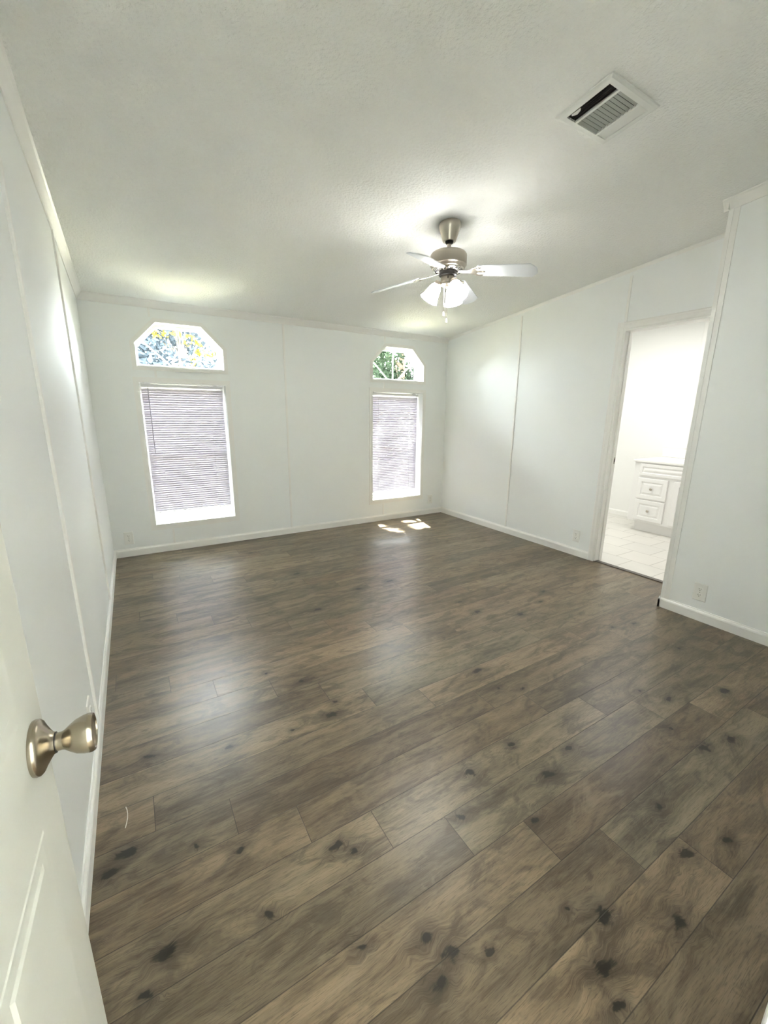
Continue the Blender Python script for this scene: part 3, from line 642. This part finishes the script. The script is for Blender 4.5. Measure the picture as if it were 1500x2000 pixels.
front('false_front', 1.62, 2.560, 0.672, 0.806, 0.030)
for za, zb_, kz_ in ((0.405, 0.645, 0.525), (0.148, 0.388, 0.268)):
    f = front('drawer', 2.240, 2.560, za, zb_, 0.042); knob(f, 2.40, kz_)
for ya, yb_, ky in ((1.72, 2.180, 1.77), (1.21, 1.66, 1.61)):
    f = front('cabinet_door', ya, yb_, 0.148, 0.645, 0.055); knob(f, ky, 0.58)
ct = tag(empty('vanity_countertop', (5.62, (VY0 + VY1) / 2, 0.822)), 'cream vanity countertop with backsplash and sink rim on the white cabinet', 'countertop')
def cp(name, bm, m, **kw):
    bmesh.ops.translate(bm, vec=(-5.62, -(VY0 + VY1) / 2, -0.822), verts=bm.verts[:]); return obj(name, bm, m, ct, **kw)
b = NB(); box(b, VX - 0.022, 5.939, VY0 - 0.01, VY1 + 0.012, 0.8225, 0.850); cp('slab', b, 'counter', bevel=0.006, segs=3)
b = NB(); box(b, 5.915, 5.939, VY0 - 0.01, VY1 + 0.012, 0.8505, 0.955); cp('backsplash', b, 'counter', bevel=0.004)
b = NB(); mt = Matrix.Translation((5.60, 2.06, 0.850)) @ Matrix.Diagonal((0.80, 1.0, 1.0, 1.0))
lathe(b, [(0.262, 0.0005), (0.256, 0.007), (0.244, 0.008), (0.232, 0.004), (0.15, 0.0022), (0.02, 0.0015), (0.001, 0.0015)], 48, mt); cp('sink_rim', b, 'counter', smooth=True)

# ------------------------------------------------------------------ loose thread on the floor
b = NB(); pts = [(0.096, 1.451, 0.0016), (0.0995, 1.437, 0.002), (0.1015, 1.420, 0.0025), (0.1015, 1.400, 0.0025), (0.0985, 1.382, 0.002), (0.095, 1.365, 0.0016)]
tube(b, pts, 0.0014, 6); tag(obj('loose_thread', b, 'thread', smooth=True), 'short pale curved thread lying on the floor near the door', 'thread')

# ------------------------------------------------------------------ outdoors
random.seed(7)
b = NB(); box(b, -30, 40, YW + 0.03, 60, -0.75, -0.55); tag(obj('lawn', b, 'grass'), 'sunlit yellow green lawn outside under the blinds', 'lawn', kind='structure')
def leaf(bm, p, s, nrm):
    q = nrm.to_track_quat('Z', 'Y').to_matrix(); a = random.random() * 6.283; rt = Matrix.Rotation(a, 3, 'Z')
    pts = [(-1, 0, 0), (-0.35, 0.36, 0.05), (0.35, 0.34, 0.05), (1, 0, -0.05), (0.35, -0.34, 0.05), (-0.35, -0.36, 0.05)]
    vs = [bm.verts.new(p + q @ (rt @ Vector(c)) * s) for c in pts]
    bm.faces.new((vs[0], vs[1], vs[2], vs[3])); bm.faces.new((vs[0], vs[3], vs[4], vs[5]))
def rn(): return Vector((random.gauss(0, 1), random.gauss(0, 1), random.gauss(0, 1))).normalized()
def tree(loc, h, rad, n_, s, m, label, trunk=0.16):
    t = tag(empty('garden_tree', (*loc, -0.55)), label, 'tree', group='trees outside the fan windows')
    b = NB(); tube(b, [(0, 0, -0.1), (0.05, 0.02, h * 0.35), (-0.03, 0.05, h * 0.75)], [trunk, trunk * 0.8, trunk * 0.4], 10)
    for k in range(5):
        a = k * 1.3; tube(b, [(0, 0, h * (0.35 + 0.07 * k)), (rad * 0.6 * math.cos(a), rad * 0.6 * math.sin(a), h * (0.5 + 0.08 * k))], [trunk * 0.45, trunk * 0.12], 7)
    obj('trunk', b, 'bark', t, smooth=True)
    b = NB(); cl = [(Vector((random.uniform(-.7, .7) * rad, random.uniform(-.7, .7) * rad, h * random.uniform(0.14, 0.95))), rad * random.uniform(0.3, 0.5)) for _ in range(28)]
    for _ in range(n_):
        c_, r_ = random.choice(cl); d_ = rn(); leaf(b, c_ + d_ * r_ * random.uniform(0.5, 1.0), s * random.uniform(0.7, 1.3), (d_ + rn() * 0.7).normalized())
    obj('foliage', b, m, t); return t
tree((1.7, 13.5), 7.0, 2.3, 22000, 0.09, 'leafblue', 'blue green tree seen through the left fan window')
tree((8.5, 12.5), 7.0, 2.3, 22000, 0.09, 'leaf', 'green tree seen through the right fan window')
tree((5.0, 19.5), 8.0, 2.6, 6000, 0.16, 'leafblue', 'distant tree standing between the other garden trees')
tree((9.9, 6.7), 5.0, 1.9, 7000, 0.13, 'leafblue', 'wide bluish tree added out of view at right to block sky light')  # unseen, added to keep open sky off the left wall
tree((-3.6, 12.4), 6.5, 2.0, 6000, 0.13, 'leafblue', 'bluish tree added out of view at far left to block sky light')  # unseen, fills a sky gap that overlit the right wall
tree((-5.6, 7.2), 5.0, 2.3, 7000, 0.13, 'leafblue', 'wide bluish tree added out of view at near left to block sky light')  # unseen, added to cut sky light through the left window
# shade tree whose crown hangs over the house wall; the sun comes through its gaps
BLOBS = [(3.144,4.237,0.056,0.045),(3.214,4.246,0.035,0.028),(3.125,4.05,0.044,0.038),(3.218,4.118,0.042,0.054),(3.374,4.238,0.032,0.06),(3.348,4.108,0.042,0.076),(3.212,3.957,0.068,0.071),(3.318,3.942,0.048,0.071),(3.278,3.834,0.047,0.059),(3.1,3.906,0.046,0.059),(2.844,3.872,0.026,0.031),(3.192,3.651,0.022,0.022),(2.765,4.146,0.064,0.082),(2.783,3.967,0.071,0.043),(2.828,3.871,0.028,0.033)]
sl = Vector((0.25, 1.0, 2.05))
t = tag(empty('shade_tree', (8.2, 9.6, -0.55)), 'large shade tree beside the house dappling the sunlight', 'tree')
b = NB(); tube(b, [(0, 0, -0.1), (-0.2, -0.2, 2.5), (-1.0, -0.9, 5.0), (-3.0, -2.0, 6.3), (-6.0, -2.6, 6.6), (-8.5, -2.8, 6.5)], [0.30, 0.26, 0.22, 0.13, 0.07, 0.02], 12); obj('trunk', b, 'bark', t, smooth=True)
b = NB(); cnt = 0
while cnt < 15000:
    z = random.uniform(5.6, 6.9); fx, fy = random.uniform(-1.6, 6.4), random.uniform(3.0, 4.75)
    s = random.uniform(0.045, 0.09); hit = False
    for bx, by, rx, ry in BLOBS:
        if ((fx - bx) / (rx + s * 0.42)) ** 2 + ((fy - by) / (ry + s * 0.42)) ** 2 < 1: hit = True; break
    if hit: continue
    p = Vector((fx, fy, 0)) + sl * (z / sl.z)
    leaf(b, p - Vector((8.2, 9.6, -0.55)), s, (sl.normalized() + rn() * 0.5).normalized()); cnt += 1
obj('foliage', b, 'leaf', t)
# a yellowing branch close to the left fan window
t = tag(empty('leafy_branch', (0.9, 5.9, 2.05)), 'yellow leaved branch hanging just outside the left fan window', 'branch')
b = NB(); tube(b, [(0.9, 0.3, 0.9), (0.55, 0.1, 0.42), (0.20, 0.02, 0.12), (0.10, 0, -0.08)], [0.02, 0.016, 0.01, 0.004], 8); obj('twig', b, 'bark', t, smooth=True)
b = NB()
for c_ in ((-0.27, 0, 0.19), (-0.18, 0, 0.19), (-0.03, 0, 0.20), (0.06, 0, 0.12), (0.12, 0, 0.20), (0.19, 0.0, 0.15), (0.20, 0, 0.0), (0.28, 0, 0.01), (0.13, 0, -0.09), (0.36, 0, 0.02)):
    for _ in range(9): leaf(b, Vector(c_) + rn() * random.uniform(0.01, 0.06), random.uniform(0.025, 0.05), rn())
obj('foliage', b, 'leafyellow', t)
